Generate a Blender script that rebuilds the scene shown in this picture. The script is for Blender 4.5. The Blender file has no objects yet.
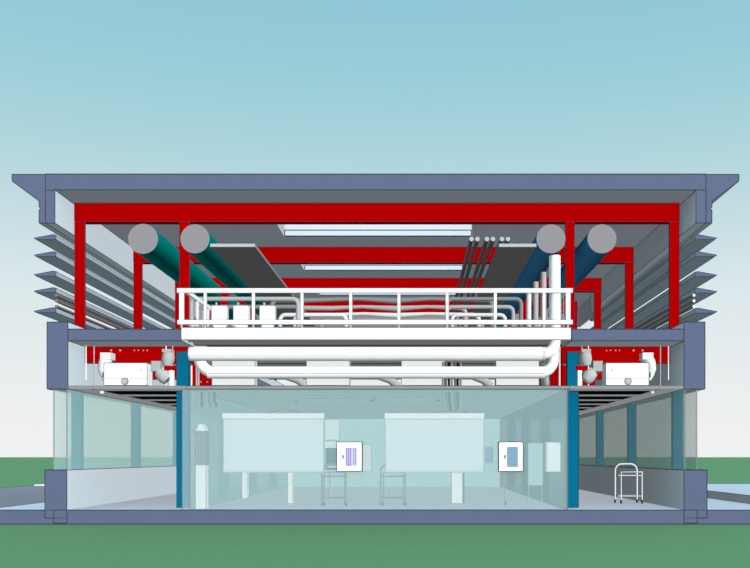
import bpy, bmesh, math
from mathutils import Vector

scene = bpy.context.scene
# ------------------------------------------------------------------ camera, sky, light, exposure
EYE = Vector((0.889, -20.0, 1.178))
FPX = 900.0
cam_d = bpy.data.cameras.new('camera')
cam = bpy.data.objects.new('camera', cam_d)
scene.collection.objects.link(cam)
cam.location = EYE
cam.rotation_euler = (math.pi / 2, 0, 0)
cam_d.sensor_fit = 'HORIZONTAL'
cam_d.sensor_width = 36.0
cam_d.lens = 36.0 * FPX / 750.0
cam_d.shift_x = -40.0 / 750.0
cam_d.shift_y = 173.0 / 750.0
cam_d.clip_end = 20000
scene.camera = cam
scene.view_settings.view_transform = 'Standard'
scene.view_settings.look = 'None'
scene.view_settings.gamma = 1
scene.view_settings.exposure = 0.0
scene.view_settings.use_curve_mapping = False
scene.cycles.transparent_max_bounces = 32
scene.cycles.max_bounces = 6
scene.cycles.diffuse_bounces = 0

def lin(c):
    r = []
    for v in c:
        v /= 255.0
        r.append(v / 12.92 if v <= 0.04045 else ((v + 0.055) / 1.055) ** 2.4)
    return (r[0], r[1], r[2], 1.0)

world = bpy.data.worlds.new('sky')
scene.world = world
world.use_nodes = True
wn = world.node_tree
wn.nodes.clear()
tc = wn.nodes.new('ShaderNodeTexCoord')
sp = wn.nodes.new('ShaderNodeSeparateXYZ')
rp = wn.nodes.new('ShaderNodeValToRGB')
bg = wn.nodes.new('ShaderNodeBackground')
wo = wn.nodes.new('ShaderNodeOutputWorld')
wn.links.new(tc.outputs['Generated'], sp.inputs[0])
wn.links.new(sp.outputs['Z'], rp.inputs[0])
wn.links.new(rp.outputs[0], bg.inputs[0])
wn.links.new(bg.outputs[0], wo.inputs[0])
els = rp.color_ramp.elements
SKY = [(0.0, (240, 240, 240)), (0.05, (238, 240, 240)), (0.172, (220, 232, 235)), (0.275, (186, 217, 223)),
       (0.369, (158, 207, 218)), (0.453, (144, 198, 214)), (0.8, (92, 158, 190)), (1.0, (72, 138, 176))]
els[0].position, els[0].color = SKY[0][0], lin(SKY[0][1])
els[1].position, els[1].color = SKY[-1][0], lin(SKY[-1][1])
for p, c in SKY[1:-1]:
    e = els.new(p)
    e.color = lin(c)
bg.inputs[1].default_value = 1.0

def sun(name, d, strength, shadow, col=(1, 1, 1)):
    l = bpy.data.lights.new(name, 'SUN')
    l.energy = strength
    l.color = col
    l.angle = 0.02
    l.use_shadow = shadow
    o = bpy.data.objects.new(name, l)
    scene.collection.objects.link(o)
    o.location = (6, -12, 14)
    o.rotation_euler = Vector(d).to_track_quat('Z', 'Y').to_euler()
    return o
sun('sun', (0.58, -0.74, 0.36), 4.3, False)
sun('ground_fill_light', (-0.58, -0.12, -0.80), 0.95, False, (0.93, 1.0, 1.0))

# ------------------------------------------------------------------ materials
def mat(name, rgb, rough=0.95, metal=0.0, spec=0.0, var=0.0):
    m = bpy.data.materials.new(name)
    m.use_nodes = True
    nt = m.node_tree
    b = nt.nodes['Principled BSDF']
    b.inputs['Roughness'].default_value = rough
    b.inputs['Metallic'].default_value = metal
    b.inputs['Specular IOR Level'].default_value = spec
    b.inputs['Base Color'].default_value = lin(rgb)
    if var:
        t = nt.nodes.new('ShaderNodeTexNoise')
        t.inputs['Scale'].default_value = 3.0
        co = nt.nodes.new('ShaderNodeTexCoord')
        nt.links.new(co.outputs['Object'], t.inputs['Vector'])
        mx = nt.nodes.new('ShaderNodeMixRGB')
        mx.inputs[1].default_value = lin(tuple(max(0, v - var) for v in rgb))
        mx.inputs[2].default_value = lin(tuple(min(255, v + var) for v in rgb))
        nt.links.new(t.outputs['Fac'], mx.inputs[0])
        nt.links.new(mx.outputs[0], b.inputs['Base Color'])
    m.diffuse_color = lin(rgb)
    return m

def glass(name, rgb, alpha, tint=(255, 255, 255)):
    m = bpy.data.materials.new(name)
    m.use_nodes = True
    nt = m.node_tree
    nt.nodes.clear()
    d = nt.nodes.new('ShaderNodeBsdfDiffuse')
    d.inputs[0].default_value = lin(rgb)
    t = nt.nodes.new('ShaderNodeBsdfTransparent')
    t.inputs[0].default_value = lin(tint)
    mx = nt.nodes.new('ShaderNodeMixShader')
    mx.inputs[0].default_value = alpha
    o = nt.nodes.new('ShaderNodeOutputMaterial')
    nt.links.new(t.outputs[0], mx.inputs[1])
    nt.links.new(d.outputs[0], mx.inputs[2])
    nt.links.new(mx.outputs[0], o.inputs[0])
    return m

M = dict(
    section=mat('slate_blue_section', (93, 102, 126), var=2),
    pale=mat('pale_render', (210, 223, 231), var=2),
    roofp=mat('pale_grey_roof', (196, 202, 214), var=2),
    blade=mat('louver_grey', (168, 186, 198), var=2),
    floor=mat('pale_floor', (222, 232, 244), var=2),
    asphalt=mat('grey_paving', (150, 152, 160), var=3),
    grass=mat('flat_green_lawn', (116, 160, 114), var=2),
    red=mat('red_steel', (166, 0, 2)),
    blue=mat('petrol_blue_steel', (8, 104, 136)),
    white=mat('white_paint', (251, 251, 251)),
    room_ceil=mat('room_ceiling_white', (238, 255, 252)),
    offw=mat('off_white', (226, 229, 229)),
    grey=mat('light_grey_metal', (178, 180, 180)),
    mid=mat('mid_grey_metal', (140, 142, 143)),
    cap=mat('grey_duct_end', (140, 136, 138)),
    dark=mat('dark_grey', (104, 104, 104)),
    tray=mat('tray_grey', (128, 127, 125)),
    black=mat('black_cable_and_shade', (14, 14, 14)),
    teal=mat('teal_duct', (0, 122, 117)),
    duct_blue=mat('steel_blue_duct', (52, 112, 156)),
    liner=mat('pale_blue_liner', (214, 228, 238)),
    edge=mat('ink_edge', (52, 58, 72)),
    edge_soft=mat('grey_edge', (120, 124, 128)),
    board=mat('pale_screen_cloth', (226, 236, 238)),
    violet=mat('violet_print', (110, 100, 190)),
    violet_l=mat('pale_violet', (205, 203, 238)),
    sky_blue=mat('pale_blue_display', (124, 156, 178)),
    dgreen=mat('dark_grey_green_display', (60, 90, 86)),
    brown=mat('brown_grey_pipe', (128, 116, 112)),
    teal_wall=mat('pale_teal_wall', (176, 206, 205), var=2),
    ceil=mat('ceiling_grey', (225, 235, 235)),
    tyre=mat('dark_castor', (60, 70, 72)),
    gl_front=glass('clear_teal_front_glass', (158, 188, 188), 0.33),
    gl_side=glass('pale_teal_side_glass', (180, 218, 214), 0.36),
    gl_room=glass('frosted_teal_room_glass', (150, 178, 178), 0.6),
    gl_sky=glass('skylight_glass', (215, 235, 245), 0.25),
)

# ------------------------------------------------------------------ helpers
def px(u, v, y=0.0):
    s = (20.0 + y) / FPX
    return (EYE.x + (u - 415.0) * s, EYE.z - (v - 457.0) * s)
def PX(u, y=0.0): return px(u, 0, y)[0]
def PZ(v, y=0.0): return px(0, v, y)[1]

class MB:
    def __init__(self):
        self.v = []; self.f = []; self.sm = []
    def add(self, vs, fs, smooth=False):
        n = len(self.v)
        self.v += [Vector(p) for p in vs]
        self.f += [tuple(i + n for i in f) for f in fs]
        self.sm += [smooth if not isinstance(smooth, list) else smooth[i] for i in range(len(fs))]
        return self
    def box(self, x0, x1, y0, y1, z0, z1):
        x0, x1 = sorted((x0, x1)); y0, y1 = sorted((y0, y1)); z0, z1 = sorted((z0, z1))
        return self.add([(x0, y0, z0), (x1, y0, z0), (x1, y1, z0), (x0, y1, z0), (x0, y0, z1), (x1, y0, z1), (x1, y1, z1), (x0, y1, z1)],
                        [(0, 3, 2, 1), (4, 5, 6, 7), (0, 1, 5, 4), (1, 2, 6, 5), (2, 3, 7, 6), (3, 0, 4, 7)])
    def prism(self, pts, y0, y1):            # polygon in x, z swept along y
        a = sum(pts[i][0] * pts[(i + 1) % len(pts)][1] - pts[(i + 1) % len(pts)][0] * pts[i][1] for i in range(len(pts)))
        if a < 0: pts = pts[::-1]
        n = len(pts)
        vs = [(x, y0, z) for x, z in pts] + [(x, y1, z) for x, z in pts]
        fs = [tuple(range(n)), tuple(range(2 * n - 1, n - 1, -1))]
        for i in range(n):
            j = (i + 1) % n
            fs.append((i, i + n, j + n, j))
        return self.add(vs, fs)
    def tube(self, pts, r, n=16, cap=True):
        P = [Vector(p) for p in pts]
        R = r if isinstance(r, (list, tuple)) else [r] * len(P)
        vs = []; prev = None
        for i, p in enumerate(P):
            t = (P[min(i + 1, len(P) - 1)] - P[max(i - 1, 0)]).normalized()
            if prev is None:
                ref = Vector((0, 0, 1)) if abs(t.z) < 0.9 else Vector((1, 0, 0))
                u = t.cross(ref).normalized()
            else:
                u = (prev - t * prev.dot(t)).normalized()
            w = t.cross(u); prev = u
            for k in range(n):
                a = 2 * math.pi * k / n
                vs.append(p + (u * math.cos(a) + w * math.sin(a)) * R[i])
        fs = []; sm = []
        for i in range(len(P) - 1):
            for k in range(n):
                j = (k + 1) % n
                fs.append((i * n + k, i * n + j, (i + 1) * n + j, (i + 1) * n + k)); sm.append(True)
        if cap:
            fs.append(tuple(range(n - 1, -1, -1))); sm.append(False)
            fs.append(tuple((len(P) - 1) * n + k for k in range(n))); sm.append(False)
        return self.add(vs, fs, sm)
    def build(self, name, m, parent=None, edges=0.0, edge_mat='edge', section=None, sec_y=0.0, cap_mat=None):
        if parent is not None:
            org = Vector(parent.location)
            pp = parent.parent
            while pp is not None:
                org = org + pp.location; pp = pp.parent
        else:
            xs = [p.x for p in self.v]; ys = [p.y for p in self.v]; zs = [p.z for p in self.v]
            org = Vector(((min(xs) + max(xs)) / 2, (min(ys) + max(ys)) / 2, min(zs)))
        me = bpy.data.meshes.new(name)
        me.from_pydata([p - org for p in self.v], [], self.f)
        me.materials.append(M[m])
        bm = bmesh.new(); bm.from_mesh(me)
        bmesh.ops.recalc_face_normals(bm, faces=bm.faces)
        bm.faces.ensure_lookup_table()
        for f, s in zip(bm.faces, self.sm): f.smooth = s
        for e in bm.edges:
            if len(e.link_faces) == 2 and not (e.link_faces[0].smooth and e.link_faces[1].smooth): e.smooth = False
        if section:
            me.materials.append(M[section])
            for f in bm.faces:
                if f.normal.y < -0.95 and abs(f.calc_center_median().y + org.y - sec_y) < 0.02:
                    f.material_index = 1
        if cap_mat:
            me.materials.append(M[cap_mat])
            for f in bm.faces:
                if abs(f.normal.y) > 0.95: f.material_index = len(me.materials) - 1
        if edges > 0:
            me.materials.append(M[edge_mat]); mi = len(me.materials) - 1
            segs = []
            for e in bm.edges:
                if len(e.link_faces) == 2 and e.calc_face_angle(0) > 0.6 and not (e.link_faces[0].smooth and e.link_faces[1].smooth):
                    segs.append((e.verts[0].co.copy(), e.verts[1].co.copy()))
            for a, b in segs:
                t = (b - a)
                if t.length < 1e-5: continue
                t.normalize()
                ref = Vector((0, 0, 1)) if abs(t.z) < 0.9 else Vector((1, 0, 0))
                u = t.cross(ref).normalized() * edges; w = t.cross(u).normalized() * edges
                ring = []
                for p in (a, b):
                    ring.append([bm.verts.new(p + q) for q in (u, w, -u, -w)])
                for k in range(4):
                    f = bm.faces.new((ring[0][k], ring[0][(k + 1) % 4], ring[1][(k + 1) % 4], ring[1][k]))
                    f.material_index = mi
        bm.to_mesh(me); bm.free()
        o = bpy.data.objects.new(name, me)
        scene.collection.objects.link(o)
        if parent is not None: o.parent = parent
        else: o.location = org
        return o

def tag(o, label=None, cat=None, group=None, kind=None):
    if label: o['label'] = label
    if cat: o['category'] = cat
    if group: o['group'] = group
    if kind: o['kind'] = kind
    return o
def struct(o, label=None):
    return tag(o, label, None, None, 'structure')
def empty(name, loc, label, cat, group=None):
    o = bpy.data.objects.new(name, None)
    scene.collection.objects.link(o)
    o.location = loc
    o.empty_display_size = 0.2
    return tag(o, label, cat, group)
def copy_tree(o, parent=None):
    c = o.copy(); scene.collection.objects.link(c); c.parent = parent
    for ch in list(o.children): copy_tree(ch, c)
    return c
def B(*a): return MB().box(*a)
def arc(c, r, a0, a1, n=8, y=0.0):          # arc in the x-z plane, degrees
    return [(c[0] + r * math.cos(math.radians(a0 + (a1 - a0) * i / n)), y, c[1] + r * math.sin(math.radians(a0 + (a1 - a0) * i / n))) for i in range(n + 1)]

L = 16.0                                    # depth of the building behind the cut
FR = [1.10, 5.5, 9.9, 14.3]              # portal frames
Z_CEIL = 2.69; Z_SLAB0 = 3.76; Z_SLAB = 4.02; Z_ROOF = 7.11; Z_TOP = 7.47

# ------------------------------------------------------------------ setting: ground
struct(B(-3000, 3000, -60, 6000, -0.9, -0.325).build('ground', 'grass'), 'flat green lawn running to the horizon')
struct(B(-8.75, 9.3, 0.0, L + 1, -0.31, 0.0).build('floor', 'floor', edges=0.009, section='section'), 'pale ground floor slab with slate blue cut edge')
struct(B(-14.8, -8.75, 0.0, L + 0.5, -0.31, -0.001).build('paving', 'asphalt', edges=0.009, section='section'), 'grey paved strip left of the building')
struct(B(-14.6, -8.9, L + 0.6, L + 1.0, -0.3, 0.06).build('kerb', 'offw'), 'thin white kerb at the far end of the grey paving')
struct(B(9.3, 14.7, 0.0, 12.3, -0.31, 0.21).build('terrace', 'floor', edges=0.007), 'raised pale terrace right of the building')
# roof slab with skylight openings
xr0, xr1 = PX(45.5), PX(706.0)
sk = [(2.5, 4.2), (6.9, 8.62), (11.3, 13.0)]
roof = MB()
ys = 0.0
hx0, hx1 = -2.63, 2.42
for a, b in sk:
    roof.box(xr0, xr1, ys, a, Z_ROOF, Z_TOP)
    roof.box(xr0, hx0, a, b, Z_ROOF, Z_TOP)
    roof.box(hx1, xr1, a, b, Z_ROOF, Z_TOP)
    ys = b
roof.box(xr0, xr1, ys, L, Z_ROOF, Z_TOP)
ro = struct(roof.build('roof', 'roofp', section='section'), 'pale grey flat roof slab with slate blue cut face')
MB().box(xr0, xr1, -0.006, 0.0, Z_TOP - 0.015, Z_TOP + 0.005).box(PX(55), PX(696), -0.006, 0.0, Z_ROOF - 0.004, Z_ROOF + 0.012).build('section_outline', 'edge', parent=ro)
for i, (s, bu, bi, eu, ei, et) in enumerate((('left', 45.5, 55, 12, 39, 45.5), ('right', 706.0, 696, 739, 712, 706.0))):
    e = B(PX(bu), PX(bi), 0, 12.0, PZ(223), Z_ROOF + 0.0).build('trim_%d' % (i + 1), 'pale', edges=0.008, section='section')
    struct(e, 'pale roof edge beam on the %s side' % s)
    sg = 1 if s == 'left' else -1
    pts = [(eu, 174.3), (eu, 181), (ei + (0 if sg > 0 else 0), 201), (ei, 207), (ei + 2 * sg, 208.5), (ei, 210), (ei, 223), (et, 223), (et, 174.3)]
    e = MB().prism([(PX(u), PZ(v)) for u, v in pts], 0, L).build('trim_%d' % (i + 3), 'roofp', edges=0.008, section='section')
    struct(e, 'wedge shaped eaves overhang on the %s side' % s)
# skylights
for i, (a, b) in enumerate(sk):
    s = empty('skylight', (0, (a + b) / 2, Z_TOP), ['glazed skylight strip in the roof nearest the cut', 'second glazed skylight strip back, shorter looking', 'rearmost glazed skylight strip above the railing'][i], 'skylight', 'roof skylights')
    f = MB()
    f.box(hx0, hx1, a, a + .05, Z_TOP, Z_TOP + .08).box(hx0, hx1, b - .05, b, Z_TOP, Z_TOP + .08)
    f.box(hx0, hx0 + .05, a + .05, b - .05, Z_TOP, Z_TOP + .08).box(hx1 - .05, hx1, a + .05, b - .05, Z_TOP, Z_TOP + .08)
    f.box(hx0 + .05, hx1 - .05, (a + b) / 2 - .04 + .15, (a + b) / 2 + .04 + .15, Z_TOP, Z_TOP + .08)
    f.build('frame', 'grey', s)
    B(hx0 + .05, hx1 - .05, a + .05, b - .05, Z_TOP + .02, Z_TOP + .04).build('pane', 'gl_sky', s)
    B(hx0 + .02, hx1 - .02, b - .03, b - .005, Z_ROOF + .005, Z_ROOF + .16).build('lower_liner', 'liner', s, edges=.012)
    B(hx0 + .02, hx1 - .02, b - .03, b - .005, Z_ROOF + .175, Z_TOP - .005).build('upper_liner', 'liner', s)
# upper floor slabs and edge beams
struct(B(PX(68), -4.30, 0, L, Z_SLAB0, Z_SLAB).build('upper_floor', 'pale', edges=0.009, section='section'), 'left upper floor slab with slate blue cut face')
struct(B(4.37, PX(684), 0, L, Z_SLAB0, Z_SLAB).build('upper_floor', 'pale', edges=0.009, section='section'), 'right upper floor slab with slate blue cut face')
struct(B(PX(47), PX(68), 0, L, PZ(389), PZ(322)).build('upper_wall_left', 'pale', edges=0.009, section='section'), 'deep left edge beam between the floors')
struct(B(PX(684), PX(705), 0, L, PZ(389), PZ(322)).build('upper_wall_right', 'pale', edges=0.009, section='section'), 'deep right edge beam between the floors')
struct(B(PX(45), PX(67), -0.004, L, PZ(518), PZ(470)).build('wall_left', 'pale', edges=0.009, section='section', sec_y=-0.004), 'low left parapet wall under the side glazing')
struct(B(PX(684), PX(707), -0.004, L, PZ(518), PZ(470)).build('wall_right', 'pale', edges=0.009, section='section', sec_y=-0.004), 'low right parapet wall under the side glazing')
struct(B(-4.11, 4.24, 15.5, 15.7, 0, Z_CEIL).build('wall_back', 'teal_wall'), 'pale teal back wall of the glazed room')
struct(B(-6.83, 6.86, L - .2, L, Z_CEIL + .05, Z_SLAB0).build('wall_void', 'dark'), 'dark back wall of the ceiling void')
struct(B(-6.84, -4.13, L - .1, L + .1, 0, Z_CEIL).build('wall_corridor_left', 'pale'), 'end wall of the left corridor')
struct(B(4.26, 6.86, L - .1, L + .1, 0, Z_CEIL).build('wall_corridor_right', 'pale'), 'end wall of the right corridor')
for nm, a, b in (('wall_left', 54, 67), ('wall_right', 684, 697)):
    w_ = bpy.data.objects[nm]
    B(PX(a), PX(b), -.008, -.005, PZ(523), PZ(510)).build('footing_face', 'section', w_, edges=.008)
# room ceiling
struct(B(-4.2, 4.33, 0.0, 15.5, Z_CEIL, Z_CEIL + 0.07).build('ceiling', 'room_ceil', edges=0.006, section='mid'), 'thin grey suspended ceiling of the glazed room')
# corridor ceilings: grey grid with black panels painting in the dark of the void above
for s, x0, x1, bx0, bx1 in (('left', -6.83, -4.2, -6.28, -4.3), ('right', 4.33, 6.86, 4.42, 6.33)):
    c = empty('ceiling', ((x0 + x1) / 2, 8, Z_CEIL), None, None)
    struct(c, 'grey slatted suspended ceiling of the %s corridor' % s)
    g = MB().box(x0, bx0, 0, L - .2, Z_CEIL, Z_CEIL + .07).box(bx1, x1, 0, L - .2, Z_CEIL, Z_CEIL + .07)
    d = MB(); yy = 0.0; y1 = 0.55
    while y1 < L - 1:
        g.box(bx0, bx1, yy, y1, Z_CEIL, Z_CEIL + .07)
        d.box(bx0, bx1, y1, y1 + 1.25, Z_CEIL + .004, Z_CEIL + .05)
        yy = y1 + 1.25; y1 = yy + .6
    g.box(bx0, bx1, yy, L - .2, Z_CEIL, Z_CEIL + .07)
    g.build('ceiling_grid', 'white', c, section='mid', edges=0.005, edge_mat='edge_soft')
    d.build('bay_shade_panel', 'black', c)

# ------------------------------------------------------------------ glazing
def window(n, m, x0, x1, y0, y1, z0, z1, label, em='edge_soft', er=0.006):
    o = B(x0, x1, y0, y1, z0, z1).build('window_%d' % n, m, edges=er, edge_mat=em)
    return struct(o, label)
window(1, 'gl_front', -4.29, 4.285, 0.03, 0.06, 0.002, Z_CEIL - .002, 'large teal tinted glass front of the central room', er=0.008)
window(2, 'gl_side', -6.86, -6.84, 0.01, L - .1, PZ(470), PZ(389), 'inner glass wall of the left facade')
window(3, 'gl_side', -7.15, -7.13, 0.01, L, PZ(470), PZ(389), 'outer glass wall of the left facade')
window(4, 'gl_side', 6.875, 6.895, 0.01, L - .1, PZ(470), PZ(389), 'inner glass wall of the right facade')
window(5, 'gl_side', 7.14, 7.16, 0.01, L, PZ(470), PZ(389), 'outer glass wall of the right facade')
window(6, 'gl_room', -4.13, -4.11, 0.06, 15.5, 0.002, Z_CEIL - .002, 'left glass side wall of the central room')
window(7, 'gl_room', 4.24, 4.26, 0.06, 15.5, 0.002, Z_CEIL - .002, 'right glass side wall of the central room')

# ------------------------------------------------------------------ portal frames
FL = ['red steel portal frame nearest the cut face, over petrol blue columns', 'second red steel portal frame back from the cut face',
      'third red steel portal frame back from the cut face', 'rearmost red steel portal frame, glimpsed through the railing']
y = FR[0]
fr = empty('portal_frame', (0, y, 0), FL[0], 'steel frame', 'red portal frames')
B(-7.05, 7.055, y - .12, y + .12, 6.665, 7.10).build('roof_beam', 'red', fr, edges=.006)
for a, b in ((-7.046, -6.815), (-4.60, -4.375), (4.40, 4.605), (6.826, 7.05)):
    B(a, b, y - .12, y - .05, Z_SLAB + .005 if abs(a) < 6 and abs(b) < 6 else 4.185, 6.665).build('column', 'red', fr, edges=.005)
for a, b in ((-6.82, -4.36), (4.30, 6.85)):
    B(a, b, y - .08, y + .12, 3.38, 3.755).build('floor_beam', 'red', fr, edges=.005)
for a, b, t in ((-7.12, -6.88, 3.38), (6.90, 7.13, 3.38)):
    B(a, b, y - .12, y + .0, PZ(470) + .003, 3.375).build('lower_column', 'blue', fr, edges=.004)
for a, b in ((-4.635, -4.365), (4.42, 4.68)):
    B(a, b, y - .24, y - .085, 0.003, 3.62).build('lower_column', 'blue', fr, edges=.006)
for X in (-1, 1):
    for k, bx in enumerate((6.20, 5.99, 5.66, 5.57, 5.45, 5.36)):
        MB().tube([(X * bx, y - .105, 3.665), (X * bx, y - .078, 3.665)], .022 if k < 2 else .014, 10).build('bolt', 'grey', fr)
frames = [fr]
for i in (1, 2, 3):
    c = copy_tree(fr); c.location.y = FR[i]; c['label'] = FL[i]; frames.append(c)

# ------------------------------------------------------------------ louvers
LN = ['top', 'second', 'third', 'fourth', 'lowest']
for s, tip, inn, vs in (('left', 34, 56, (238, 255, 274.5, 291, 311)), ('right', 717, 695, (238, 255, 275, 291.5, 311.5))):
    sg = 1 if s == 'left' else -1
    for k, v in enumerate(vs):
        pts = [(tip, v), (tip + 19 * sg, v - 3.5), (inn, v - 3), (inn, v + 1.5), (tip + 2 * sg, v + 1.5)]
        o = MB().prism([(PX(u), PZ(w)) for u, w in pts], 0, 12.0).build('louver_blade', 'blade', edges=.006, section='section')
        tag(o, '%s of the five grey wedge louver blades on the %s facade' % (LN[k], s), 'louver', 'louver blades on the %s facade' % s)
    for k, v in enumerate((294.8, 300.4, 306)):
        X = -7.105 if s == 'left' else 7.105
        o = MB().tube([(X, 0.05, PZ(v)), (X, 12, PZ(v))], .034, 10).build('pipe', 'brown', cap_mat='offw' if s == 'right' else None)
        tag(o, '%s small brown grey pipe running behind the lower %s louvers' % (['upper', 'middle', 'lower'][k], s), 'pipe', 'small pipes behind the %s louvers' % s)

# ------------------------------------------------------------------ big ducts
for u, r, m, l in ((143, 15, 'teal', 'outer teal round duct with grey end, left of the front column'),
                   (195, 14.5, 'teal', 'inner teal round duct with grey end, beside the left cable tray'),
                   (551, 14.5, 'duct_blue', 'inner blue round duct with grey end, above the white riser pipes'),
                   (602, 14.5, 'duct_blue', 'outer blue round duct with grey end, right of the inner column')):
    X = PX(u)
    o = MB().tube([(X, 0.0, PZ(238.8)), (X, 13.5, PZ(238.8))], r / 45.0, 48).build('round_duct', m, cap_mat='cap')
    tag(o, l, 'duct', 'large round ventilation ducts')
for a, b, s in ((-3.66, PX(255), 'left'), (PX(499), 3.585, 'right')):
    t = empty('cable_tray', ((a + b) / 2, 6, 5.84), 'wide dark flat tray beside the inner %s duct' % s, 'cable tray', 'flat dark trays under the roof')
    B(a, b, 0.0, 13.0, 5.845, 5.86).build('tray_bottom', 'tray', t)
    B(a, b, -.012, 0.0, 5.845, 5.915).build('front_edge', 'grey', t)
    B(a, a + .015, 0, 13.0, 5.86, 5.915).build('side_rail', 'mid', t)
    B(b - .015, b, 0, 13.0, 5.86, 5.915).build('side_rail', 'mid', t)
for k, u in enumerate((471.5, 477.5, 487, 493, 502, 508)):
    X = PX(u)
    o = MB().tube([(X, 0, PZ(239)), (X, 13, PZ(239))], .05, 12).build('pipe', 'dark', cap_mat='grey')
    tag(o, '%s thin dark grey pipe of the %s pair left of the right tray' % (('left', 'right')[k % 2], ('first', 'middle', 'last')[k // 2]), 'pipe', 'pairs of thin dark pipes under the roof')

# ------------------------------------------------------------------ service platform
pl = empty('service_platform', (0.05, 0, 3.78), 'white steel platform with open railing across the middle of the building', 'platform')
x0, x1 = PX(182), PX(570.5)
B(x0, x1, -0.06, 0.0, 3.78, 4.045).build('fascia', 'white', pl, edges=.007, edge_mat='edge_soft')
dk = B(x0, x1, 0.0, 12.0, 3.93, 4.0).build('deck', 'grey', pl)
for yy, q in ((.45, .04), (.92, .22), (3.0, .2), (5.0, .2), (7.0, .2), (9.0, .2)):
    B(x0 + .02, x1 - .02, yy, yy + q, 3.79, 3.93).build('joist', 'dark', pl)
B(PX(178), PX(572), -.10, -.04, PZ(293.5), PZ(289)).build('top_rail', 'white', pl, edges=.005, edge_mat='edge_soft')
B(PX(178.5), PX(572), -.10, -.04, PZ(325), PZ(320.5)).build('bottom_rail', 'white', pl, edges=.005, edge_mat='edge_soft')
for sx in (-4.2, 4.25):
    B(sx - .03, sx + .03, -.04, 10.7, 4.82, 4.91).build('top_rail', 'white', pl)
    B(sx - .03, sx + .03, -.04, 10.7, 4.14, 4.2).build('bottom_rail', 'white', pl)
    for k in range(1, 28):
        w = .025 if k % 3 == 0 else .012
        B(sx - w, sx + w, .357 * k - w, .357 * k + w, 4.0, 4.82).build('post' if k % 3 == 0 else 'baluster', 'offw' if k % 3 == 0 else 'mid', pl)
for k, u in enumerate((182.5, 206, 254, 302.5, 351, 399, 447, 495, 543.5, 567.5)):
    w = 2.4 if k in (0, 9) else 1.5
    B(PX(u - w), PX(u + w), -.085, -.05, PZ(320.5), PZ(293.5)).build('post', 'white', pl, edges=.004, edge_mat='edge_soft')
    B(PX(u - .9), PX(u + .9), -.08, -.062, PZ(328.2), PZ(324)).build('post_foot', 'grey', pl)
B(x0 + .1, x1 - .1, .55, .58, 4.0, 4.16).build('kick_plate', 'dark', pl)
# white boxes on the platform
for k, u in enumerate((211.5, 233.3, 259.5)):
    y = .35
    b = empty('equipment_box', (PX(u + 7.7, y), y + .15, 4.0), ['leftmost of the three small white equipment boxes behind the railing', 'middle of the three small white equipment boxes behind the railing', 'rightmost of the three small white equipment boxes behind the railing'][k], 'equipment box', 'white boxes on the platform')
    B(PX(u, y), PX(u + 15.5, y), y, y + .16, PZ(322.5, y), PZ(305.5, y)).build('housing', 'white', b, edges=.006, edge_mat='edge_soft')
    B(PX(u + 2, y), PX(u + 13.5, y), y + .03, y + .14, 4.003, PZ(322.5, y)).build('plinth', 'white', b)
    MB().tube([(PX(u + 4, y), y + .08, PZ(305.5, y)), (PX(u + 4, y), y + .08, PZ(302, y))], .025, 8).build('spigot', 'grey', b)

# ------------------------------------------------------------------ white ducts below and risers
y = .22
r1 = .158; zc = (PZ(347, y) + PZ(361, y)) / 2 ; xv = PX(554.7, y)
c = (xv - .28, zc + .28)
pts = [(PX(189.5, y), y, zc)] + arc(c, .28, -90, 0, 10, y) + [(xv, y, 4.02), (xv, y, 5.695)]
d = empty('supply_duct', (xv, y, zc - r1), 'upper white round duct under the platform, rising through it at the right', 'duct', 'white ducts under the platform')
MB().tube(pts, r1 - .03, 28).build('duct_run', 'white', d)
for q in (PX(189.5, y) + .02, PX(543, y)):
    MB().tube([(q - .012, y, zc), (q + .012, y, zc)], r1, 28).build('collar', 'white', d, edges=.004, edge_mat='edge_soft')
MB().tube([(PX(189.5, y), y - .0, zc), (PX(545, y), y, zc)], r1, 28).build('sleeve', 'white', d, edges=.003, edge_mat='edge_soft')
B(PX(190, .06), PX(543, .06), .055, .061, PZ(355.9, .06), PZ(355.5, .06)).build('seam', 'grey', d)
y2 = .62
z2 = (PZ(367, y2) + PZ(378, y2)) / 2; r2 = .128
xv2 = PX(553, y2)
pts = [(PX(199, y2), y2, zc + .1)] + [(p[0], p[1], p[2]) for p in arc((PX(199, y2) + .38, z2 + .38), .38, 180, 270, 10, y2)] + arc((xv2 - .3, z2 + .3), .3, -90, 0, 10, y2) + [(xv2, y2, 3.7)]
d = empty('return_duct', (xv2, y2, z2 - r2), 'lower white round duct under the platform, bent up at both ends', 'duct', 'white ducts under the platform')
MB().tube(pts, r2, 28).build('duct_run', 'white', d)
MB().tube([(PX(208, y2), y2, z2), (PX(545, y2), y2, z2)], r2 + .012, 28).build('sleeve', 'white', d, edges=.003, edge_mat='edge_soft')
B(PX(208, .48), PX(545, .48), .474, .479, PZ(373.7, .48), PZ(373.2, .48)).build('seam', 'mid', d)
# units behind
for k, u in enumerate((212, 306.5, 401.5, 496)):
    y = 1.3
    o = empty('air_unit', (PX(u + 21.5, y), y + .4, PZ(386, y)), ['leftmost', 'second from left', 'third from left', 'rightmost'][k] + ' of the four white box units above the room ceiling', 'air unit', 'white units above the ceiling')
    B(PX(u, y), PX(u + 43, y), y, y + .3, PZ(385.3, y), PZ(360, y)).build('housing', 'offw', o, edges=.006, edge_mat='edge_soft')
    if k < 4:
        X = PX(u + 43, y)
        MB().tube([(X, y + .2, PZ(370, y)), (X + .5, y + .2, PZ(372, y)), (X + .95, y + .5, PZ(378, y)), (X + 1.15, y + .5, PZ(385, y))] if k < 3 else
                  [(X, y + .2, PZ(370, y)), (X + .15, y + .2, PZ(372, y)), (X + .22, y + .5, PZ(382, y))], .1, 14).build('duct_elbow', 'grey', o)
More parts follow.
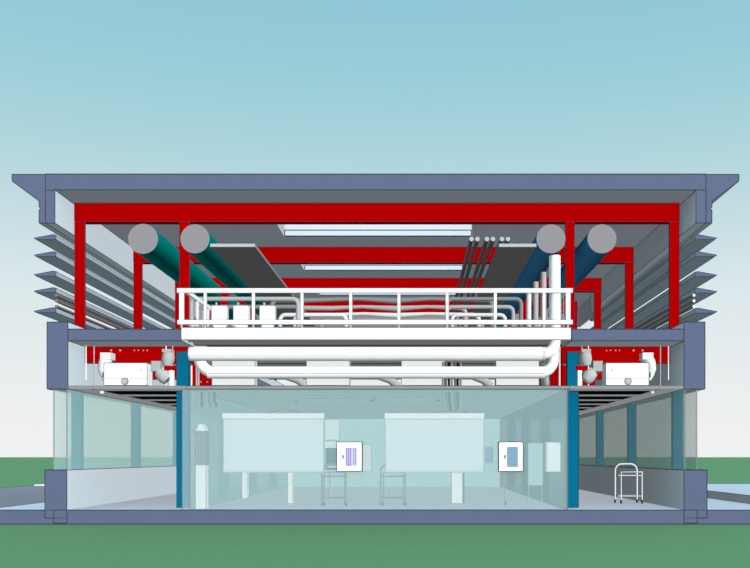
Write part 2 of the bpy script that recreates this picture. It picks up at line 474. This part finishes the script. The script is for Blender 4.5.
# risers to blue duct
for k, (D, lab) in enumerate(((22.0, 'tallest grey white riser pipe just left of the big white riser'), (23.2, 'middle grey white riser pipe under the blue duct'), (24.4, 'shortest looking white riser pipe under the blue duct'))):
    yy = D - 20
    X = 4.03 - .03 * k
    o = MB().tube([(X, yy, 4.01), (X, yy, 5.69)], .07, 16).build('riser_pipe', ('grey', 'grey', 'offw')[k])
    tag(o, lab, 'pipe', 'riser pipes under the blue duct')
# cross ducts behind railing
for k, (yy, xa, xb, m) in enumerate(((5.72, -3.2, 3.1, 'mid'), (7.07, -2.6, 2.4, 'grey'), (8.4, -2.9, 2.9, 'offw'), (9.7, -2.2, 3.1, 'grey'))):
    z = 5.66; rr = .16
    pts = [(xa, yy, 4.005), (xa, yy, z - rr)] + arc((xa + rr, z - rr), rr, 180, 90, 6, yy)[1:] + \
          [(xa + 1.0, yy, z - .01), (-.7, yy, z + .035), (0.3, yy, z - .02), (1.3, yy, z + .035)] + arc((xb - rr, z - rr), rr, 90, 0, 6, yy) + [(xb, yy, 4.005)]
    o = MB().tube(pts, [.07] * 8 + [.07, .05, .085, .05] + [.07] * 8, 14).build('branch_duct', m)
    tag(o, '%s grey white branch duct running across behind the platform railing' % ('frontmost', 'second', 'third', 'rearmost')[k], 'duct', 'branch ducts behind the railing')
for k, (u0, u1, v, yy, m) in enumerate(((191, 298, 299, 2.4, 'grey'), (199, 300, 307, 2.9, 'mid'), (280, 346, 315, 3.3, 'offw'),
                                        (447, 521, 299, 4.6, 'mid'), (447, 513, 307, 4.95, 'grey'), (452, 505, 315, 5.25, 'offw'))):
    x0_, x1_, z = PX(u0, yy), PX(u1, yy), PZ(v, yy)
    rr = .14
    pts = [(x0_, yy, 4.005), (x0_, yy, z - rr)] + arc((x0_ + rr, z - rr), rr, 180, 90, 6, yy)[1:] + arc((x1_ - rr, z - rr), rr, 90, 0, 6, yy) + [(x1_, yy, 4.005)]
    o = MB().tube(pts, .055, 14).build('bent_pipe', m)
    tag(o, '%s grey bent pipe standing on the %s of the platform' % (('upper', 'middle', 'lower')[k % 3], 'left half' if k < 3 else 'right half'), 'pipe', 'bent pipes on the platform')
struct(B(-7.0, 7.0, L - .3, L, 6.3, Z_ROOF).build('trim_5', 'mid', edges=.008), 'rear roof edge beam')

# ------------------------------------------------------------------ corridor fan coil units
def fcu(side):
    s = 1 if side == 'left' else -1
    cx = .0105                                    # mirror centre of the building
    X = lambda u: cx + s * (PX(u, 0.5) - cx) if s > 0 else 2 * cx - PX(u, 0.5)
    y = 0.5
    Z = lambda v: PZ(v, y)
    t = empty('fan_coil_unit', (X(126), y + .4, Z(385)), 'white box fan coil unit with round dial above the %s corridor ceiling' % side, 'fan coil unit', 'fan coil units above the corridors')
    B(X(104), X(147), y, y + .42, Z(385.2), Z(363)).build('housing', 'white', t, edges=.008, edge_mat='edge_soft')
    B(X(104), X(147), y - .008, y - .001, Z(378.4), Z(377.8)).build('panel_seam', 'mid', t)
    dl = MB().tube([(X(125), y - .03, Z(381.3)), (X(125), y - .001, Z(381.3))], .085, 24).build('dial', 'mid', t)
    MB().tube([(X(125), y - .04, Z(381.3)), (X(125), y - .031, Z(381.3))], .06, 24).build('dial_face', 'grey', dl)
    MB().tube([(X(141), y - .02, Z(370)), (X(141), y - .001, Z(370))], .018, 10).build('knob', 'mid', t)
    B(X(101.5), X(104), y + .05, y + .3, Z(377), Z(372)).build('side_connector', 'dark', t)
    B(X(97), X(108), y + .2, y + .5, Z(358.5), Z(351.5)).build('duct_collar', 'offw', t)
    MB().tube([(X(101.5), y + .35, Z(357)), (X(99.5), y + .33, Z(362)), (X(98.5), y + .3, Z(368)), (X(99.5), y + .3, Z(373)), (X(101.5), y + .28, Z(379))], [.14, .14, .12, .1, .06], 16).build('flexible_duct', 'offw', t)
    B(X(147.3), X(157), y + .3, y + .7, Z(370), Z(359.5)).build('outlet_box', 'grey', t, edges=.005, edge_mat='edge_soft')
    MB().tube([(X(157), y + .5, Z(366)), (X(158.5), y + .5, Z(371)), (X(160.5), y + .5, Z(373)), (X(165), y + .5, Z(372))], [.07, .08, .1, .1], 14).build('flexible_duct', 'offw', t)
    v = empty('valve_assembly', (X(166), y + .3, Z(385)), 'pale stacked round duct bends beside the %s fan coil unit' % side, 'duct bend', 'duct bends above the corridors')
    B(X(162), X(171), y + .0, y + .3, Z(352), Z(349)).build('collar', 'grey', v)
    MB().tube([(X(166.5), y + .15, Z(352)), (X(166.5), y + .15, Z(356)), (X(166), y + .15, Z(360)), (X(165.5), y + .15, Z(365))], [.13, .145, .145, .1], 18).build('upper_bend', 'grey', v)
    MB().tube([(X(159), y - .1, Z(372.5)), (X(163), y - .1, Z(375)), (X(166.5), y - .1, Z(378)), (X(169), y - .1, Z(380.5))], [.1, .15, .16, .13], 18).build('lower_bend', 'grey', v)
    p = B(X(167), X(178.5), y - .25, y - .15, Z(371), Z(367)).build('pipe', 'red')
    tag(p, 'short red pipe stub by the blue column above the %s corridor' % side, 'pipe', 'red pipe stubs')
    p = B(X(174.5), X(178), y - .4, y - .3, Z_CEIL + .071, Z(372)).build('junction_box', 'white')
    tag(p, 'tiny white box behind the blue column above the %s corridor' % side, 'box', 'tiny white boxes by the blue columns')
    for k, u in enumerate((86, 94, 166, 172.5)):
        zb = (PZ(380, .9) if k == 0 else Z_CEIL + .075)
        p = MB().tube([(cx + s * (PX(u, .9) - cx) if s > 0 else 2 * cx - PX(u, .9), .9, zb), (cx + s * (PX(u, .9) - cx) if s > 0 else 2 * cx - PX(u, .9), .9, Z_SLAB0 - .002)], .014, 8).build('hanger_rod', ('white', 'grey', 'white', 'grey')[k])
        tag(p, '%s thin hanger rod above the %s corridor ceiling, counted from the facade' % (('first', 'second', 'third', 'fourth')[k], side), 'hanger rod', 'hanger rods above the corridors')
    # ceiling spotlight
    p = MB().tube([(X(100), .6, Z_CEIL - .06), (X(100), .6, Z_CEIL - .001)], .05, 14).build('ceiling_spotlight', 'offw')
    tag(p, 'small round white spot under the %s corridor ceiling edge' % side, 'ceiling light', 'corridor spotlights')
fcu('left'); fcu('right')

# thin service pipes either side of the void
for k, (u, v0, v1, m) in enumerate(((193.5, 366, 381, 'red'), (196.5, 362, 388, 'grey'), (198.6, 362, 388, 'grey'), (191.5, 381, 386, 'white'),
                                    (553, 371, 386, 'red'), (556.5, 364, 386, 'red'), (559.5, 362, 386, 'offw'), (562.5, 364, 386, 'red'))):
    yy = .8
    o = MB().tube([(PX(u, yy), yy, Z_CEIL + .071), (PX(u, yy), yy, PZ(v0, yy) + .35)], .02 if m != 'red' else .028, 8).build('service_pipe', m)
    tag(o, 'thin %s upright pipe at the %s end of the ducts, %s from left' % ({'red': 'red', 'grey': 'grey', 'white': 'white', 'offw': 'pale'}[m], 'left' if k < 4 else 'right', ('second', 'third', 'fourth', 'first', 'first', 'second', 'third', 'fourth')[k]), 'pipe', 'thin service pipes in the void')

# ------------------------------------------------------------------ cable drops
def drops(us, vtop, vbot, spread, name, label):
    yy = 0.88
    t = empty(name, (PX(sum(us) / len(us), yy), yy, PZ(vbot, yy)), label, 'cables')
    for k, u in enumerate(us):
        X = PX(u, yy); e = X + spread * (k - (len(us) - 1) / 2)
        MB().tube([(X, yy + .03 * k, PZ(vtop, yy)), (X, yy + .03 * k, PZ((vtop + 2 * vbot) / 3, yy)), ((X + e) / 2 + .02, yy + .03 * k, PZ(vbot - 3, yy)), (e, yy + .03 * k, PZ(vbot, yy))], .028, 7).build('cable', ('mid', 'dark', 'black')[k % 3], t)
drops((443, 446, 449, 452, 455.5, 458, 461), 362, 411, -.025, 'cable_bundle', 'dense grey cable bundle dropping onto the right screen')
drops((193, 197, 201, 205, 208, 213), 390, 407, .02, 'cable_bundle', 'short grey cable bundle hanging at the left end of the glass room')

# ------------------------------------------------------------------ projection screens
for k, (u0, u1, lab) in enumerate(((222.5, 324.5, 'left'), (384.5, 484.5, 'right'))):
    y = 1.2
    t = empty('projection_screen', (PX((u0 + u1) / 2, y), y, PZ(472, y)), '%s of the two wide pale hanging screens behind the glass front' % lab, 'screen', 'hanging screens')
    B(PX(u0 + .8, y), PX(u1 - .8, y), y, y + .03, PZ(471.5, y), PZ(419, y)).build('screen_surface', 'board', t, edges=.005, edge_mat='edge_soft')
    B(PX(u0, y), PX(u1, y), y - .04, y + .06, PZ(419, y), PZ(413, y)).build('casing', 'white', t, edges=.006, edge_mat='edge_soft')
    B(PX(u0, y), PX(u1, y), y - .01, y + .04, PZ(472.5, y), PZ(471, y)).build('weight_bar', 'offw', t, edges=.004, edge_mat='edge_soft')
    m = (u0 + u1) / 2 + 12
    if k == 1: m = 452
    MB().tube([(PX(m - 18, y), y, PZ(413, y)), (PX(m, y), y, PZ(409, y)), (PX(m + 18, y), y, PZ(413, y))], .012, 6).build('hanging_cable', 'dark', t)
    MB().tube([(PX(m, y), y, PZ(409.5, y)), (PX(m, y), y, Z_CEIL)], .008, 6).build('hanging_rod', 'mid', t)

# ------------------------------------------------------------------ control screens on the glass front
for k, (u0, u1) in enumerate(((336.8, 362), (498.8, 523))):
    y = -.12
    t = empty('control_screen', (PX((u0 + u1) / 2, y), y, PZ(471, y)), ('white wall screen with a violet text display, on the glass between the two hanging screens',
              'white wall screen with a plain pale blue display, on the glass right of the screens')[k], 'display', 'white displays on the glass front')
    B(PX(u0, y), PX(u1, y), y, .028, PZ(471.3, y), PZ(442, y)).build('housing', 'white', t, edges=.008)
    yf = y - .012
    B(PX(u0 + 5, y), PX(u0 + 5.3, y), yf, y - .001, PZ(471, y), PZ(442.4, y)).build('panel_seam', 'mid', t)
    B(PX(u0 + 5.6, y), PX(u0 + 7, y), yf, y - .001, PZ(458.5, y), PZ(455, y)).build('handle', 'dark', t)
    if k == 0:
        d = B(PX(u0 + 8.6, y), PX(u0 + 20.2, y), yf, y - .001, PZ(466.5, y), PZ(447.5, y)).build('display_panel', 'violet_l', t)
        wv = MB()
        cols = [(9.3, 1.1, (1.8, 2.2, 1.5, 2.6, 1.6, 2.0, 1.9)), (11.2, 1.3, (2.4, 1.6, 2.0, 1.3, 2.8, 1.7, 2.2)), (13.3, 1.1, (1.6, 2.1, 2.6, 1.8, 1.5, 2.3, 1.8)), (16.6, .8, (3.4, 4.2, 2.8, 4.4)), (18.4, .8, (4.8, 3.2, 3.0, 3.6))]
        for cu, cw, hs in cols:
            v = 448.3
            for h in hs:
                if v + h > 466: break
                wv.box(PX(u0 + cu, y), PX(u0 + cu + cw, y), yf - .006, yf - .0005, PZ(v + h, y), PZ(v, y))
                v += h + .55
        wv.build('display_text', 'violet', d)
    else:
        B(PX(u0 + 8.4, y), PX(u0 + 18.8, y), yf, y - .001, PZ(466.8, y), PZ(447, y)).build('display_panel', 'sky_blue', t, edges=.003, edge_mat='edge_soft')
    B(PX(u1 - .3, y), PX(u1 + .5, y), y + .02, .02, PZ(465, y), PZ(452, y)).build('side_port', 'dark', t)

# ------------------------------------------------------------------ trolleys
def trolley(u, yb, label, m):
    x0 = PX(u, yb)
    t = empty('trolley', (x0 + .31, yb, 0), label, 'trolley', 'tubular trolleys')
    W = .56; H = 1.0
    yf, yr = yb - .16, yb + .16
    # rear arch
    rr = .17
    pts = [(x0, yr, .1), (x0, yr, H - rr)] + arc((x0 + rr, H - rr), rr, 180, 90, 6, yr)[1:] + arc((x0 + W - rr, H - rr), rr, 90, 0, 6, yr) + [(x0 + W, yr, .1)]
    MB().tube(pts, .022, 10).build('arch_handle', m, t)
    g = MB().tube([(x0 + .08, yf, .1), (x0 + .08, yf, .8), (x0 + W + .05, yf, .8), (x0 + W + .05, yf, .1)], .018, 8)
    g.build('front_frame', m, t)
    for zz in (.18, .7):
        B(x0 + .01, x0 + W + .05, yf, yr, zz, zz + .025).build('shelf', m, t, edges=.004, edge_mat='edge_soft')
    for cx_, cy_ in ((x0, yr), (x0 + W, yr), (x0 + .08, yf), (x0 + W + .05, yf)):
        MB().tube([(cx_ - .018, cy_, .045), (cx_ + .018, cy_, .045)], .043, 14).build('castor', 'tyre', t)
        MB().tube([(cx_, cy_, .05), (cx_, cy_, .1)], .014, 8).build('castor_stem', 'mid', t)
trolley(616.5, 2.9, 'white tubular trolley with arched handle standing in the right corridor', 'offw')
trolley(321.5, 1.75, 'thin grey tubular trolley below the violet text display', 'mid')
trolley(380.5, 1.75, 'thin grey tubular trolley under the left end of the right hanging screen', 'mid')

# ------------------------------------------------------------------ other furniture in the glazed room
y = 0.35
t = empty('tall_cabinet', (PX(200.5, y), y + .12, 0), 'tall slim white cabinet with grey slatted middle at the left end of the room', 'cabinet')
B(PX(195.5, y), PX(206, y), y, y + .25, .0, PZ(465, y)).build('base', 'white', t, edges=.006, edge_mat='edge_soft')
g = B(PX(195.5, y), PX(206, y), y + .01, y + .25, PZ(465, y), PZ(431, y))
g.build('slatted_panel', 'mid', t, edges=.006)
for u in (198, 200.5, 203):
    B(PX(u, y), PX(u + .8, y), y, y + .01, PZ(464, y), PZ(432, y)).build('slat', 'dark', t)
MB().prism([(PX(195.5, y), PZ(431, y)), (PX(206, y), PZ(431, y)), (PX(204.5, y), PZ(427, y)), (PX(202.5, y), PZ(424, y)), (PX(199, y), PZ(424, y)), (PX(197, y), PZ(427, y))], y, y + .25).build('cap', 'white', t, edges=.005, edge_mat='edge_soft')
def panel(name, u0, u1, v0, v1, y, dep, m, lab, cat, em='edge_soft', floor=False):
    o = B(PX(u0, y), PX(u1, y), y, y + dep, 0.0 if floor else PZ(v1, y), PZ(v0, y)).build(name, m, edges=.005, edge_mat=em)
    return tag(o, lab, cat)
def pedestal(u0, u1, v0, y, lab, m='white', side='grey'):
    t = empty('pedestal', (PX((u0 + u1) / 2, y), y + .15, 0), lab, 'pedestal')
    B(PX(u0, y), PX(u1, y), y, y + .25, 0.03, PZ(v0, y)).build('body', m, t, edges=.005, edge_mat='edge_soft')
    B(PX(u0 - .6, y), PX(u1 + .6, y), y - .02, y + .28, 0.0, 0.03).build('foot', 'grey', t)
    if side == 'dark':
        B(PX(u1, y) + .001, PX(u1, y) + .05, y, y + .3, 0.03, PZ(v0, y)).build('side_panel', 'dark', t)
pedestal(287.8, 292.5, 462, 2.3, 'slim white pedestal below the left hanging screen')
pedestal(242, 247, 462, 5.0, 'small far white pedestal below the left hanging screen, near its left end')
pedestal(451.5, 462.5, 462, 2.4, 'wider white pedestal with dark side below the right hanging screen', side='dark')
pedestal(548.5, 552.5, 466, 6.2, 'slim pale pedestal below the white cabinet at the right glass wall')
# wall mounted things
t = empty('monitor', (PX(331, 4), 4, PZ(471, 4)), 'dark monitor partly hidden behind the violet text display', 'monitor')
B(PX(324.5, 4), PX(346, 4), 4, 4.08, PZ(471, 4), PZ(441, 4)).build('housing', 'board', t, edges=.006, edge_mat='edge_soft')
B(PX(325.5, 4), PX(344, 4), 3.985, 3.999, PZ(470, 4), PZ(448, 4)).build('screen', 'dgreen', t)
B(PX(327.5, 4), PX(337, 4), 3.97, 3.984, PZ(467.5, 4), PZ(466, 4)).build('keyboard_shelf', 'offw', t)
MB().tube([(PX(330, 4), 4.04, PZ(471, 4)), (PX(330, 4), 4.04, 0.0)], .03, 8).build('stand', 'grey', t)
panel('wall_panel', 325, 339, 420, 440, 15.42, .078, 'board', 'pale panel above the dark monitor, right of the left hanging screen', 'panel')
panel('white_box', 362.5, 371, 445, 471, 15.3, .198, 'offw', 'pale narrow box right beside the violet text display', 'box')
panel('blue_panel', 485.5, 493, 447, 463, 15.42, .078, 'sky_blue', 'small pale blue panel beside the right hanging screen', 'panel')
t = empty('wall_cabinet', (PX(554, .8), 1, PZ(472, .8)), 'small white box cabinet near the right glass wall', 'cabinet')
B(PX(546, .8), PX(562.5, .8), .8, 1.2, PZ(472, .8), PZ(442, .8)).build('body', 'white', t, edges=.005, edge_mat='edge_soft')
B(PX(547, .8), PX(561.5, .8), .785, .799, PZ(471, .8), PZ(443, .8)).build('door', 'white', t, edges=.003, edge_mat='edge_soft')
t = empty('pale_cabinet', (PX(536, 3), 3.1, 0), 'pale standing cabinet between the blue display and the small white cabinet', 'cabinet')
B(PX(528, 3), PX(543, 3), 3, 3.4, .45, PZ(443, 3)).build('body', 'teal_wall', t, edges=.006, edge_mat='edge_soft')
for u in (528.6, 541.6):
    B(PX(u, 3), PX(u + .8, 3), 3.02, 3.06, 0.0, .45).build('leg', 'grey', t)
t = empty('display_stand', (PX(504.5, 2), 2, 0), 'thin grey stand with castor below the pale blue display', 'stand')
MB().tube([(PX(504.5, 2), 2, .09), (PX(504.5, 2), 2, 1.0)], .012, 8).build('pole', 'mid', t)
MB().tube([(PX(505.5, 2) - .02, 2, .045), (PX(505.5, 2) + .02, 2, .045)], .045, 12).build('castor', 'tyre', t)
# ceiling light fixtures
for k, (u0, u1, v) in enumerate(((294, 372, 398.3), (372, 440, 397.5))):
    yy = 3.0 if k == 0 else 2.6
    x0, x1 = PX(u0, yy), PX(u1, yy)
    t = empty('linear_light', ((x0 + x1) / 2, yy, Z_CEIL - .1), ('left', 'right')[k] + ' long thin grey ceiling fixture in the glazed room', 'ceiling light', 'linear ceiling fixtures')
    B(x0, x1, yy, yy + .5, Z_CEIL - .07, Z_CEIL - .012).build('housing', 'mid', t, edges=.006)
    B(x0 + .1, x1 - .1, yy + .05, yy + .45, Z_CEIL - .08, Z_CEIL - .071).build('diffuser', 'ceil', t)
